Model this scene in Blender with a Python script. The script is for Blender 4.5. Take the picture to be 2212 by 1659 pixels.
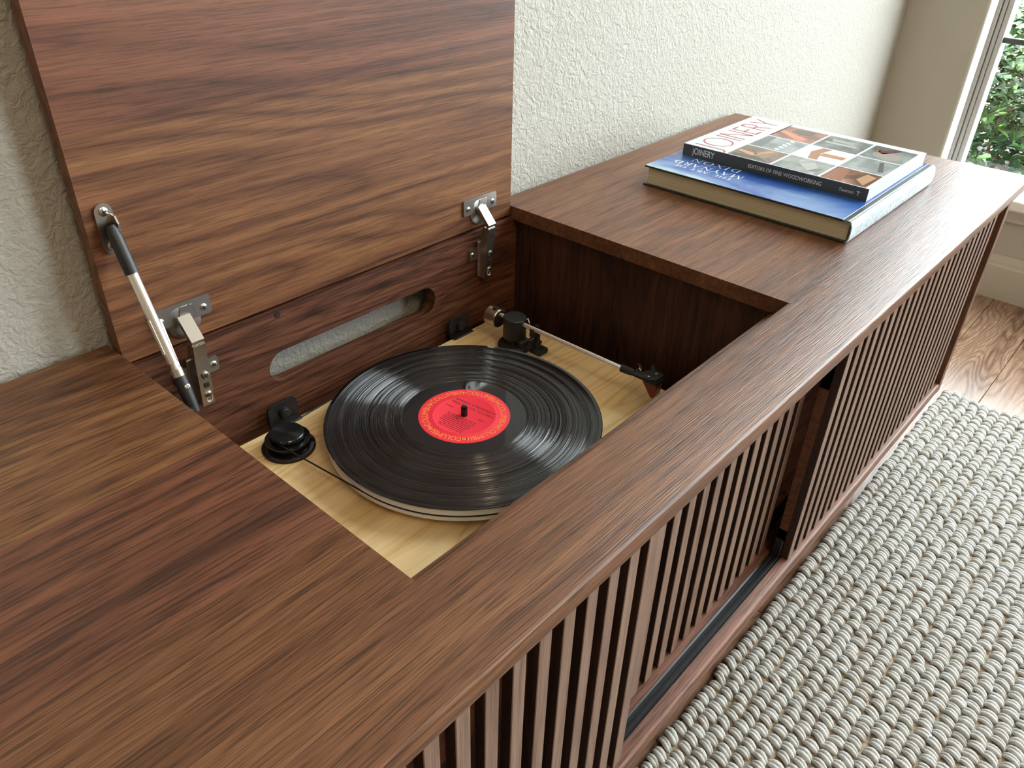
import bpy, bmesh, math, random
import numpy as np
from mathutils import Vector, Matrix

for _o in list(bpy.data.objects):
    bpy.data.objects.remove(_o, do_unlink=True)
SC = bpy.context.scene
COL = SC.collection
PI = math.pi
TZ = 0.5525            # height of the console top above the floor; coordinates below are measured from the console top

# ------------------------------------------------------------------ camera
R = ((0.66882, -0.74306, 0.02328), (-0.39692, -0.38339, -0.83395), (0.62860, 0.54852, -0.55135))
CAM = Vector((-0.22735, -0.27813, 0.38775 + TZ))
cd = bpy.data.cameras.new('camera'); cam = bpy.data.objects.new('camera', cd); COL.objects.link(cam)
rx, ry, rz = Vector(R[0]), Vector(R[1]), Vector(R[2])
mw = Matrix((( rx.x, -ry.x, -rz.x, CAM.x), (rx.y, -ry.y, -rz.y, CAM.y), (rx.z, -ry.z, -rz.z, CAM.z), (0, 0, 0, 1)))
cam.matrix_world = mw
cd.sensor_fit = 'HORIZONTAL'; cd.sensor_width = 36.0; cd.lens = 36.0 * 1705.97 / 2212.0
cd.clip_start = 0.01; cd.clip_end = 200
SC.camera = cam

# ------------------------------------------------------------------ sky, sun, exposure
W = bpy.data.worlds.new('world'); SC.world = W; W.use_nodes = True
wn = W.node_tree.nodes; bg = wn['Background']
bg.inputs['Color'].default_value = (0.90, 0.95, 1.0, 1); bg.inputs['Strength'].default_value = 11.5
sd = bpy.data.lights.new('sun', 'SUN'); sd.energy = 14.0; sd.angle = 0.009; sd.color = (1.0, 0.95, 0.84)
sun = bpy.data.objects.new('sun', sd); COL.objects.link(sun)
sun.rotation_euler = Vector((0.2, -0.5, -0.84)).to_track_quat('-Z', 'Y').to_euler(); sun.location = (0, 3, 6)
# light portal: it only guides the sampling of the daylight that comes through the window
def portal(name, loc, rot, sx, sy):
    l = bpy.data.lights.new(name, 'AREA'); l.shape = 'RECTANGLE'; l.size = sx; l.size_y = sy
    l.cycles.is_portal = True
    o = bpy.data.objects.new(name, l); COL.objects.link(o); o.location = loc; o.rotation_euler = rot
WIN_Y0, WIN_Y1, WIN_Z0, WIN_Z1 = -1.47, 0.25, -0.30, 2.35
W2_Y0, W2_Y1 = -3.9, -2.05
portal('window_portal', (2.19, (WIN_Y0 + WIN_Y1) / 2, (WIN_Z0 + WIN_Z1) / 2 + TZ), (0, PI / 2, 0), WIN_Z1 - WIN_Z0, WIN_Y1 - WIN_Y0)
portal('added_window_portal', (2.19, (W2_Y0 + W2_Y1) / 2, (WIN_Z0 + WIN_Z1) / 2 + TZ), (0, PI / 2, 0), WIN_Z1 - WIN_Z0, W2_Y1 - W2_Y0)
# added warm fill light, unseen, above and behind the camera
ld = bpy.data.lights.new('warm_fill_light', 'POINT'); ld.energy = 48.0; ld.color = (1.0, .80, .54); ld.shadow_soft_size = .3
lamp = bpy.data.objects.new('warm_fill_light', ld); COL.objects.link(lamp); lamp.location = (-.55, -2.0, 2.2 + TZ)
vs = SC.view_settings; vs.view_transform = 'Standard'; vs.look = 'None'; vs.exposure = 0.25; vs.gamma = 1.0; vs.use_curve_mapping = False
SC.cycles.use_denoising = True
SC.cycles.use_adaptive_sampling = True; SC.cycles.adaptive_threshold = 0.05
SC.cycles.max_bounces = 7; SC.cycles.diffuse_bounces = 5; SC.cycles.glossy_bounces = 3; SC.cycles.transparent_max_bounces = 12
SC.cycles.sample_clamp_indirect = 8.0

# ------------------------------------------------------------------ material helpers
def mat(name, col=(.5, .5, .5), rough=.5, metal=0., spec=.5, **kw):
    m = bpy.data.materials.new(name); m.use_nodes = True
    b = m.node_tree.nodes['Principled BSDF']
    b.inputs['Base Color'].default_value = (*col, 1); b.inputs['Roughness'].default_value = rough
    b.inputs['Metallic'].default_value = metal; b.inputs['Specular IOR Level'].default_value = spec
    for k, v in kw.items():
        b.inputs[k].default_value = v
    return m
class NT:
    def __init__(s, m):
        s.t = m.node_tree; s.n = s.t.nodes; s.l = s.t.links; s.b = s.n['Principled BSDF']
    def node(s, kind, **props):
        n = s.n.new(kind)
        for k, v in props.items(): setattr(n, k, v)
        return n
    def put(s, sock, v):
        if isinstance(v, bpy.types.NodeSocket): s.l.new(v, sock)
        else: sock.default_value = v
    def math(s, op, a, b=0., c=None):
        n = s.node('ShaderNodeMath', operation=op); s.put(n.inputs[0], a); s.put(n.inputs[1], b)
        if c is not None: s.put(n.inputs[2], c)
        return n.outputs[0]
    def comb(s, x, y, z):
        n = s.node('ShaderNodeCombineXYZ')
        for i, v in enumerate((x, y, z)): s.put(n.inputs[i], v)
        return n.outputs[0]
    def sep(s, v):
        n = s.node('ShaderNodeSeparateXYZ'); s.l.new(v, n.inputs[0]); return n.outputs
    def noise(s, vec, scale=1., detail=2., rough=.5, dist=0.):
        n = s.node('ShaderNodeTexNoise'); s.put(n.inputs['Vector'], vec)
        n.inputs['Scale'].default_value = scale; n.inputs['Detail'].default_value = detail
        n.inputs['Roughness'].default_value = rough; n.inputs['Distortion'].default_value = dist
        return n.outputs['Fac']
    def ramp(s, fac, stops):
        n = s.node('ShaderNodeValToRGB'); e = n.color_ramp.elements
        while len(e) < len(stops): e.new(.5)
        for el, (p, c) in zip(e, stops):
            el.position = p; el.color = (*c, 1) if len(c) == 3 else c
        s.l.new(fac, n.inputs[0]); return n.outputs[0]
    def mix(s, fac, a, b, blend='MIX'):
        n = s.node('ShaderNodeMix', data_type='RGBA', blend_type=blend)
        s.put(n.inputs['Factor'], fac)
        for sock, v in ((n.inputs['A'], a), (n.inputs['B'], b)):
            pass
        ia = [i for i in n.inputs if i.name == 'A' and i.type == 'RGBA'][0]; ib = [i for i in n.inputs if i.name == 'B' and i.type == 'RGBA'][0]
        s.put(ia, a if isinstance(a, bpy.types.NodeSocket) else (*a, 1)); s.put(ib, b if isinstance(b, bpy.types.NodeSocket) else (*b, 1))
        return [o for o in n.outputs if o.type == 'RGBA'][0]
    def bump(s, h, strength=.3, dist=.001):
        n = s.node('ShaderNodeBump'); n.inputs['Strength'].default_value = strength; n.inputs['Distance'].default_value = dist
        s.l.new(h, n.inputs['Height']); s.l.new(n.outputs[0], s.b.inputs['Normal'])
    def pos(s): return s.node('ShaderNodeNewGeometry').outputs['Position']
    def obj(s): return s.node('ShaderNodeTexCoord').outputs['Object']
    def rand(s): return s.node('ShaderNodeObjectInfo').outputs['Random']

def wood(name, axis, dark, mid, light, seed=0., ring=22., fig=6.5, figu=.9, rough=.42, perobj=0., streak=85., ringw=.35, pore=.5, tint=None, tintamt=.5, bump=.25, coords='pos', spec=.4, coat=0., wob=0., fleck=1.3):
    if name.startswith('walnut'): dark, mid, light = [tuple(a * b for a, b in zip(c, (.90, .82, .74))) for c in (dark, mid, light)]
    m = mat(name, mid, rough, spec=spec); t = NT(m)
    if coat: t.b.inputs['Coat Weight'].default_value = coat; t.b.inputs['Coat Roughness'].default_value = .25
    p = t.sep(t.pos() if coords == 'pos' else t.obj())
    o = [0, 1, 2]; o.remove('xyz'.index(axis))
    u, v, w = p['xyz'.index(axis)], p[o[0]], p[o[1]]
    if perobj:
        r = t.rand(); u = t.math('MULTIPLY_ADD', r, 37. * perobj, u); v = t.math('MULTIPLY_ADD', r, 13. * perobj, v)
    u = t.math('ADD', u, seed * 1.7); v = t.math('ADD', v, seed * .31)
    if wob:
        wv = t.noise(t.comb(t.math('MULTIPLY', u, 2.2), t.math('MULTIPLY', v, 3.), w), 1., 2., .5)
        v = t.math('MULTIPLY_ADD', wv, wob, v)
    def vec(a, b): return t.comb(t.math('MULTIPLY', u, a), t.math('MULTIPLY', v, b), t.math('MULTIPLY', w, b))
    n1 = t.noise(vec(figu, fig), 1., 2., .5, .3)
    rg = t.math('PINGPONG', t.math('MULTIPLY', n1, ring), .5)
    rg = t.math('POWER', t.math('MULTIPLY', rg, 2.), .6)
    n2 = t.noise(vec(fleck, streak * 2.), 1., 2.5, .6)
    nb_ = t.noise(vec(1.1, streak * .55), 1., 2., .5)
    n3 = t.noise(vec(26., streak * 8.), 1., 1., .5)
    n4 = t.noise(vec(.5, 7.), 1., 1., .5)
    f = t.math('ADD', t.math('MULTIPLY', n2, .55), t.math('MULTIPLY', nb_, .45 - ringw * .5))
    f = t.math('ADD', f, t.math('MULTIPLY', rg, ringw * .5))
    f = t.math('ADD', f, t.math('MULTIPLY', t.math('SUBTRACT', n4, .5), .35))
    c = t.ramp(f, [(.30, dark), (.52, mid), (.76, light)])
    if tint:
        c = t.mix(t.math('MULTIPLY', t.math('GREATER_THAN', n4, 2.) if False else t.math('SMOOTH_MIN', n4, 1., .1), tintamt), c, tint, 'MULTIPLY')
    pr = t.ramp(n3, [(.36, (1 - pore,) * 3), (.52, (1, 1, 1))])
    c = t.mix(1., c, pr, 'MULTIPLY')
    t.l.new(c, t.b.inputs['Base Color'])
    t.l.new(t.math('MULTIPLY_ADD', n3, .2, rough - .1), t.b.inputs['Roughness'])
    t.bump(t.math('ADD', n3, t.math('MULTIPLY', n2, .5)), bump, .0006)
    return m

WD, WM, WL = (.066, .026, .012), (.160, .068, .031), (.265, .130, .060)
RD, RM, RL = (.066, .023, .012), (.156, .060, .031), (.240, .102, .056)
GD, GM, GL = (.066, .025, .010), (.166, .072, .030), (.275, .138, .055)
M = {}
M['top_front'] = wood('walnut_front_board', 'x', WD, WM, WL, seed=3.1, streak=105, ringw=.22, ring=14, pore=.5, rough=.40, wob=.02, fleck=5., spec=.45, bump=.6)
M['top_mid'] = wood('walnut_reddish_board', 'x', RD, RM, RL, seed=8.3, streak=60, ringw=.35, ring=16, rough=.46, wob=.03, spec=.5)
M['top_back'] = wood('walnut_golden_board', 'x', GD, GM, GL, seed=5.7, streak=50, ringw=.35, ring=20, rough=.46, wob=.02, spec=.5)
M['top_right'] = wood('walnut_far_board_lit', 'x', (.088, .037, .018), (.205, .092, .046), (.32, .165, .085), seed=12.4, streak=80, ringw=.2, ring=12, rough=.44, spec=.5, fleck=3., bump=.6)  # colours lightened to carry the sheen reflected from the bright wall
M['lid_low'] = wood('walnut_lid_golden', 'x', (.082, .031, .014), (.180, .078, .035), (.300, .148, .064), seed=21.2, streak=75, ringw=.55, ring=24, fig=5.6, figu=.5, rough=.48, wob=.03, pore=.3, fleck=.7)
M['lid_mid'] = wood('walnut_lid_reddish', 'x', (.080, .029, .016), (.172, .068, .038), (.260, .112, .064), seed=30.4, streak=75, ringw=.55, ring=24, fig=5.6, figu=.55, rough=.48, wob=.035, pore=.3, fleck=.7)
M['panel'] = wood('walnut_back_panel', 'x', (.045, .016, .009), (.145, .058, .032), (.24, .105, .06), seed=33.3, streak=70, ringw=.4, ring=30, fig=7, rough=.5, wob=.03)
M['inner'] = wood('walnut_inner_shaded', 'z', (.020, .008, .006), (.055, .022, .014), (.10, .042, .025), seed=41.0, streak=45, ringw=.3, rough=.5)  # walnut darkened, with the deep shade of the bay put into its colour
M['side'] = wood('walnut_side_panel', 'z', WD, WM, WL, seed=44.0, rough=.45)
M['slat'] = wood('walnut_slat_lit', 'z', (.150, .090, .068), (.255, .170, .135), (.355, .255, .21), seed=2.0, streak=150, ringw=.3, rough=.5, perobj=1., pore=.25)  # walnut lightened and greyed, with the light on the fronts put into its colour
M['slat_side_shade'] = wood('walnut_slat_shade', 'z', (.016, .007, .005), (.038, .016, .010), (.065, .028, .018), seed=2.6, streak=150, rough=.6)  # darkened copy of the slat walnut, standing in for shade in the gaps
M['rail'] = wood('walnut_rail', 'x', RD, RM, RL, seed=52.0, streak=120, rough=.5)
M['base'] = wood('walnut_base_board', 'x', (.10, .040, .026), (.22, .098, .062), (.34, .175, .115), seed=61.0, streak=90, ringw=.3, rough=.4)
M['maple'] = wood('maple_veneer', 'x', (.60, .39, .165), (.82, .585, .285), (.87, .66, .36), seed=70.0, streak=40, ringw=.7, ring=20, fig=9, figu=1.4, pore=.07, rough=.45, wob=.05, bump=.05)
M['oak'] = wood('oak_plank', 'x', (.12, .062, .037), (.28, .165, .105), (.37, .24, .165), seed=80.0, streak=40, ringw=.55, ring=22, fig=8, figu=1.6, pore=.2, rough=.24, perobj=1., wob=.05, bump=.12, coords='obj', spec=.5)

M['black'] = mat('black_plastic', (.012, .012, .013), .45)
M['matte'] = mat('matte_black', (.010, .010, .011), .65)
M['gloss'] = mat('gloss_black', (.006, .006, .007), .15)
M['track'] = mat('black_track_plastic', (.014, .014, .016), .38)
M['nickel'] = mat('polished_nickel', (.66, .63, .57), .28, 1.)
M['nickel2'] = mat('satin_nickel', (.50, .48, .45), .34, 1.)
M['steel'] = mat('bright_steel', (.90, .87, .82), .24, .85)
M['brass'] = mat('warm_steel_weight', (.55, .48, .38), .30, 1.)
M['alu'] = mat('brushed_aluminium_rim', (.86, .87, .90), .35, .0)
M['slotdark'] = mat('dark_slot', (.03, .028, .025), .5, .6)
M['red_label'] = mat('red_paper_label', (.88, .030, .060), .45)
M['orange_ink'] = mat('orange_ink', (1.0, .30, .06), .5)
M['black_ink'] = mat('black_ink', (.012, .01, .012), .6)
M['white_paint'] = mat('white_trim_paint', (.80, .80, .77), .4)
M['base_paint'] = mat('cream_baseboard_paint', (.52, .48, .41), .42)
M['vinyl_frame'] = mat('grey_vinyl_frame', (.38, .37, .35), .5)
M['red_plastic'] = mat('dark_red_plastic', (.16, .012, .012), .3)
M['white_ink'] = mat('white_ink', (.88, .90, .92), .5)
M['pink_ink'] = mat('dark_red_ink', (.36, .05, .06), .4)

# spun pulley top
m = mat('spun_black_aluminium', (.02, .021, .023), .32, .6); t = NT(m)
t.b.inputs['Anisotropic'].default_value = .95; t.b.inputs['Anisotropic Rotation'].default_value = .25
tg = t.node('ShaderNodeTangent', direction_type='RADIAL', axis='Z'); t.l.new(tg.outputs[0], t.b.inputs['Tangent']); M['spun'] = m

# painted wall with an orange-peel texture
def wallmat(name, col, s=.5):
    m = mat(name, col, .62, spec=.3); t = NT(m)
    p = t.pos()
    a = t.noise(p, 95., 3., .55, 1.2); b = t.noise(p, 240., 2., .5, .6)
    h = t.math('ADD', t.ramp(a, [(.38, (0, 0, 0)), (.62, (1, 1, 1))]), t.math('MULTIPLY', b, .5))
    t.bump(h, s, .0035)
    return m
M['wall'] = wallmat('textured_wall_paint', (.46, .445, .40), .38)
M['wall2'] = wallmat('smooth_wall_paint', (.46, .435, .37), .06)
M['wall3'] = mat('warm_wall_paint', (.42, .34, .24), .7)
M['ceil'] = mat('ceiling_paint', (.78, .77, .74), .8)

# record grooves: flat lands plus V-groove flanks that lean in or out along the radius
m = mat('vinyl_grooves', (.004, .004, .0045), .15, spec=.9); t = NT(m)
g = t.node('ShaderNodeNewGeometry'); p = t.sep(t.pos()); dx = t.math('SUBTRACT', p[0], .2668); dy = t.math('SUBTRACT', p[1], .2209)
rr = t.math('SQRT', t.math('ADD', t.math('MULTIPLY', dx, dx), t.math('MULTIPLY', dy, dy)))
w1 = t.node('ShaderNodeTexWhiteNoise', noise_dimensions='1D'); t.put(w1.inputs['W'], t.math('FLOOR', t.math('MULTIPLY', rr, 9000.)))
w2 = t.node('ShaderNodeTexWhiteNoise', noise_dimensions='1D'); t.put(w2.inputs['W'], t.math('FLOOR', t.math('MULTIPLY_ADD', rr, 9000., 77.3)))
band = t.noise(t.comb(rr, 0., 7.), 330., 2., .5)
flank = t.math('GREATER_THAN', w1.outputs['Value'], t.math('MULTIPLY_ADD', band, -.9, .85))
sgn = t.math('MULTIPLY_ADD', t.math('GREATER_THAN', w2.outputs['Value'], .5), 2., -1.)
slope = t.math('MULTIPLY', t.math('MULTIPLY', flank, sgn), t.math('MULTIPLY_ADD', t.math('FRACT', t.math('MULTIPLY', w2.outputs['Value'], 37.)), .60, .45))
k = t.math('DIVIDE', slope, rr)
nv = t.node('ShaderNodeVectorMath', operation='ADD'); t.l.new(g.outputs['Normal'], nv.inputs[0]); t.l.new(t.comb(t.math('MULTIPLY', dx, k), t.math('MULTIPLY', dy, k), 0.), nv.inputs[1])
nn = t.node('ShaderNodeVectorMath', operation='NORMALIZE'); t.l.new(nv.outputs[0], nn.inputs[0]); t.l.new(nn.outputs[0], t.b.inputs['Normal'])
M['groove'] = m
M['vinyl_smooth'] = mat('vinyl_smooth', (.005, .005, .006), .06, spec=.55)

# wool
m = mat('woven_wool', (.66, .66, .62), .95, spec=.1); t = NT(m)
p = t.pos(); n = t.noise(p, 60., 3., .6); f2 = t.noise(p, 900., 2., .6)
c = t.ramp(n, [(.30, (.49, .47, .435)), (.55, (.61, .61, .595)), (.75, (.68, .69, .685))])
c = t.mix(.35, c, t.ramp(f2, [(.35, (.62, .6, .56)), (.65, (1, 1, 1))]), 'MULTIPLY')
t.l.new(c, t.b.inputs['Base Color']); t.bump(f2, .5, .0015); M['wool'] = m
m = mat('jute_backing', (.30, .21, .12), .95, spec=.1); t = NT(m)
t.l.new(t.ramp(t.noise(t.pos(), 160., 3., .6), [(.35, (.24, .17, .10)), (.65, (.52, .43, .32))]), t.b.inputs['Base Color']); M['jute'] = m

# glass pane: mostly see-through with a faint reflection
m = bpy.data.materials.new('window_glass'); m.use_nodes = True; t = m.node_tree; t.nodes.clear()
o_ = t.nodes.new('ShaderNodeOutputMaterial'); mx = t.nodes.new('ShaderNodeMixShader'); tr = t.nodes.new('ShaderNodeBsdfTransparent'); gl = t.nodes.new('ShaderNodeBsdfGlossy')
gl.inputs['Roughness'].default_value = .02; tr.inputs['Color'].default_value = (.93, .96, .95, 1); mx.inputs[0].default_value = .05
t.links.new(tr.outputs[0], mx.inputs[1]); t.links.new(gl.outputs[0], mx.inputs[2]); t.links.new(mx.outputs[0], o_.inputs[0]); M['glass'] = m

# foliage
m = mat('green_leaf', (.10, .22, .05), .38, spec=.5); t = NT(m)
t.l.new(t.ramp(t.noise(t.pos(), 9., 2.), [(.3, (.018, .055, .024)), (.5, (.032, .090, .026)), (.72, (.10, .20, .03))]), t.b.inputs['Base Color'])
t.b.inputs['Transmission Weight'].default_value = 0.0; t.b.inputs['Subsurface Weight'].default_value = 0.0; M['leaf'] = m
M['twig'] = mat('brown_twig', (.16, .10, .06), .8)
m = mat('garden_soil', (.10, .07, .045), .95); t = NT(m)
t.l.new(t.ramp(t.noise(t.pos(), 14., 4.), [(.35, (.06, .045, .03)), (.65, (.17, .13, .085))]), t.b.inputs['Base Color']); M['soil'] = m
M['lawn'] = mat('lawn_green', (.20, .33, .08), .9)

# page block with fine horizontal sheet lines
m = mat('page_edges', (.62, .56, .40), .8, spec=.2); t = NT(m)
z = t.sep(t.pos())[2]; n = t.noise(t.comb(0., 0., t.math('MULTIPLY', z, 1.)), 900., 3., .7)
t.l.new(t.ramp(n, [(.3, (.33, .28, .18)), (.55, (.62, .56, .40)), (.75, (.70, .64, .48))]), t.b.inputs['Base Color']); M['pages'] = m
M['pages_white'] = mat('white_page_edges', (.58, .63, .65), .7, spec=.2)
M['cover_white'] = mat('white_book_cover', (.60, .64, .66), .4)
M['spine_grey'] = mat('dark_grey_spine', (.060, .072, .064), .35)
M['board_green'] = mat('dark_green_cover_board', (.018, .026, .022), .4)
m = mat('painted_sky_jacket', (.05, .16, .50), .22); t = NT(m)
p = t.sep(t.pos()); v = t.comb(t.math('MULTIPLY', p[0], 9.), t.math('MULTIPLY', p[1], 4.), 3.3)
cl = t.noise(v, 1., 4., .55, .7)
gx = t.math('MULTIPLY_ADD', p[0], 5.5, -4.0)
f = t.math('ADD', t.math('MULTIPLY', gx, .8), t.math('MULTIPLY', t.math('SUBTRACT', cl, .5), 1.5))
t.l.new(t.ramp(f, [(.0, (.36, .52, .58)), (.14, (.15, .26, .50)), (.32, (.030, .10, .38)), (.62, (.010, .055, .27)), (1., (.02, .10, .32))]), t.b.inputs['Base Color']); M['sky_jacket'] = m
m = mat('pale_jacket_spine', (.55, .68, .74), .15); t = NT(m)
t.l.new(t.ramp(t.noise(t.comb(t.math('MULTIPLY', t.sep(t.pos())[0], 20.), 0., t.math('MULTIPLY', t.sep(t.pos())[2], 90.)), 1., 3.), [(.3, (.30, .42, .50)), (.6, (.58, .70, .76)), (.8, (.75, .82, .84))]), t.b.inputs['Base Color']); M['jacket_spine'] = m

# ------------------------------------------------------------------ mesh helpers
def nb(): return bmesh.new()
def box(bm, x0, x1, y0, y1, z0, z1, bev=0., seg=2):
    vs_ = [bm.verts.new((x, y, z)) for z in (z0, z1) for y in (y0, y1) for x in (x0, x1)]
    fs = [bm.faces.new([vs_[i] for i in q]) for q in ((0, 2, 3, 1), (4, 5, 7, 6), (0, 1, 5, 4), (2, 6, 7, 3), (0, 4, 6, 2), (1, 3, 7, 5))]
    if bev > 0:
        es = list({e for f in fs for e in f.edges})
        bmesh.ops.bevel(bm, geom=es, offset=bev, segments=seg, profile=.5, affect='EDGES')
    return bm
def frame_of(d):
    d = Vector(d).normalized(); a = Vector((0, 0, 1)) if abs(d.z) < .9 else Vector((1, 0, 0))
    u = d.cross(a).normalized(); return u, d.cross(u).normalized(), d
def tube(bm, pts, r, n=12, cap=True, closed=False):
    pts = [Vector(p) for p in pts]; rs = r if isinstance(r, (list, tuple)) else [r] * len(pts); rings = []
    N = len(pts)
    for i, p in enumerate(pts):
        if closed: d = pts[(i + 1) % N] - pts[i - 1]
        else: d = pts[min(i + 1, N - 1)] - pts[max(i - 1, 0)]
        u, w, _ = frame_of(d)
        rings.append([bm.verts.new(p + rs[i] * (math.cos(2 * PI * k / n) * u + math.sin(2 * PI * k / n) * w)) for k in range(n)])
    for i in range(N if closed else N - 1):
        a, b = rings[i], rings[(i + 1) % N]
        for k in range(n): bm.faces.new((a[k], a[(k + 1) % n], b[(k + 1) % n], b[k]))
    if cap and not closed:
        bm.faces.new(list(reversed(rings[0]))); bm.faces.new(rings[-1])
    return bm
def cyl(bm, p0, p1, r, n=24): return tube(bm, [p0, p1], r, n)
def lathe(bm, prof, c=(0, 0, 0), n=48, axis=(0, 0, 1)):
    d = Vector(axis).normalized(); u, w, d = frame_of(d); c = Vector(c); rings = []
    for r, z in prof:
        if r < 1e-7: rings.append([bm.verts.new(c + d * z)])
        else: rings.append([bm.verts.new(c + d * z + r * (math.cos(2 * PI * k / n) * u + math.sin(2 * PI * k / n) * w)) for k in range(n)])
    for a, b in zip(rings, rings[1:]):
        for k in range(n):
            k2 = (k + 1) % n
            if len(a) == 1 and len(b) == 1: continue
            if len(a) == 1: bm.faces.new((a[0], b[k2], b[k]))
            elif len(b) == 1: bm.faces.new((a[k], a[k2], b[0]))
            else: bm.faces.new((a[k], a[k2], b[k2], b[k]))
    return bm
def prism(bm, poly, fn, d0, d1, holes=()):
    """extrude a 2-D outline (with holes) between depth d0 and d1; fn(a, b, d) -> point"""
    t = bmesh.new(); loops = []
    for lp in (poly, *holes):
        v = [t.verts.new((a, b, 0)) for a, b in lp]; loops.append(v)
        for i in range(len(v)): t.edges.new((v[i], v[(i + 1) % len(v)]))
    bmesh.ops.triangle_fill(t, use_beauty=True, use_dissolve=False, edges=t.edges[:])
    t.verts.index_update()
    A = [bm.verts.new(fn(v.co.x, v.co.y, d0)) for v in t.verts]; Bv = [bm.verts.new(fn(v.co.x, v.co.y, d1)) for v in t.verts]
    for f in t.faces:
        ii = [v.index for v in f.verts]; bm.faces.new([A[i] for i in ii]); bm.faces.new([Bv[i] for i in reversed(ii)])
    for v in loops:
        for i in range(len(v)):
            a, b = v[i].index, v[(i + 1) % len(v)].index; bm.faces.new((A[a], A[b], Bv[b], Bv[a]))
    t.free(); bmesh.ops.recalc_face_normals(bm, faces=bm.faces[:]); return bm
def rrect(x0, x1, y0, y1, r, n=5):
    out = []
    for cx, cy, a in ((x1 - r, y1 - r, 0), (x0 + r, y1 - r, 90), (x0 + r, y0 + r, 180), (x1 - r, y0 + r, 270)):
        for k in range(n + 1):
            q = math.radians(a + 90 * k / n); out.append((cx + r * math.cos(q), cy + r * math.sin(q)))
    return out
ROOT = {}
def obj(name, bm, m, parent=None, smooth=None, label=None):
    me = bpy.data.meshes.new(name)
    if isinstance(bm, bpy.types.Mesh): me = bm
    else:
        bmesh.ops.recalc_face_normals(bm, faces=bm.faces[:])
    if parent is not None: off = ROOT[parent.name]
    else:
        co = [v.co for v in bm.verts]
        off = Vector(((min(c.x for c in co) + max(c.x for c in co)) / 2, (min(c.y for c in co) + max(c.y for c in co)) / 2, min(c.z for c in co) + TZ))
    sh = Vector((0, 0, TZ)) - off
    for v in bm.verts: v.co += sh
    bm.to_mesh(me); bm.free()
    me.materials.append(M[m] if isinstance(m, str) else m)
    if smooth is not None:
        me.shade_smooth() if hasattr(me, 'shade_smooth') else None
        me.set_sharp_from_angle(angle=math.radians(smooth))
    o = bpy.data.objects.new(name, me); COL.objects.link(o)
    if parent is not None: o.parent = parent
    else: o.location = off
    ROOT[o.name] = off
    if label: o['label'] = label
    return o
def thing(name, label, cat, loc, group=None):
    o = bpy.data.objects.new(name, None); COL.objects.link(o); o.empty_display_size = .05
    o.location = Vector(loc) + Vector((0, 0, TZ)); o['label'] = label; o['category'] = cat
    if group: o['group'] = group
    ROOT[o.name] = o.location.copy(); return o
def tag(o, label, cat, group=None):
    o['label'] = label; o['category'] = cat
    if group: o['group'] = group
    return o
def struct(name, bm, m, label=None, **k):
    o = obj(name, bm, m, **k); o['kind'] = 'structure'
    if label: o['label'] = label
    return o
def shift(o, dx=0, dy=0, dz=0, name=None):
    c = o.copy(); COL.objects.link(c); c.location = Vector(o.location) + Vector((dx, dy, dz)); c.parent = o.parent; ROOT[c.name] = ROOT[o.name]; return c

def text2d(s, size=1., spacing=1., align='LEFT'):
    cu = bpy.data.curves.new('t', 'FONT'); cu.body = s; cu.size = size; cu.space_character = spacing; cu.align_x = align; cu.resolution_u = 3
    o = bpy.data.objects.new('t', cu); COL.objects.link(o)
    dg = bpy.context.evaluated_depsgraph_get(); e = o.evaluated_get(dg); me = e.to_mesh()
    V = [(v.co.x, v.co.y) for v in me.vertices]; F = [tuple(p.vertices) for p in me.polygons]
    e.to_mesh_clear(); bpy.data.objects.remove(o, do_unlink=True); bpy.data.curves.remove(cu)
    return V, F
def place2d(bm, VF, org, right, up, lift=0., fn=None):
    V, F = VF; org, right, up = Vector(org), Vector(right), Vector(up); n = right.cross(up).normalized()
    if fn: vv = [bm.verts.new(fn(a, b)) for a, b in V]
    else: vv = [bm.verts.new(org + right * a + up * b + n * lift) for a, b in V]
    for f in F:
        try: bm.faces.new([vv[i] for i in f])
        except ValueError: pass
    return bm

# thick-and-thin roman capitals drawn with strokes
def _st(x0, y0, x1, y1, w):
    return ((x0 - w / 2, y0), (x0 + w / 2, y0), (x1 + w / 2, y1), (x1 - w / 2, y1))
def _h(x0, x1, y, w): return ((x0, y - w / 2), (x1, y - w / 2), (x1, y + w / 2), (x0, y + w / 2))
def _arc(cx, cy, rx_, ry_, a0, a1, thick, thin, n=12):
    q = []
    for i in range(n):
        P = []
        for k in (i, i + 1):
            a = math.radians(a0 + (a1 - a0) * k / n); w = thin + (thick - thin) * abs(math.cos(a))
            P.append(((cx + (rx_ - w) * math.cos(a), cy + (ry_ - w * .6) * math.sin(a)), (cx + rx_ * math.cos(a), cy + ry_ * math.sin(a))))
        q.append((P[0][0], P[0][1], P[1][1], P[1][0]))
    return q
def _sf(x, y, w=.22): return _h(x - w / 2, x + w / 2, y, .035)
K, N_ = .13, .05
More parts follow.
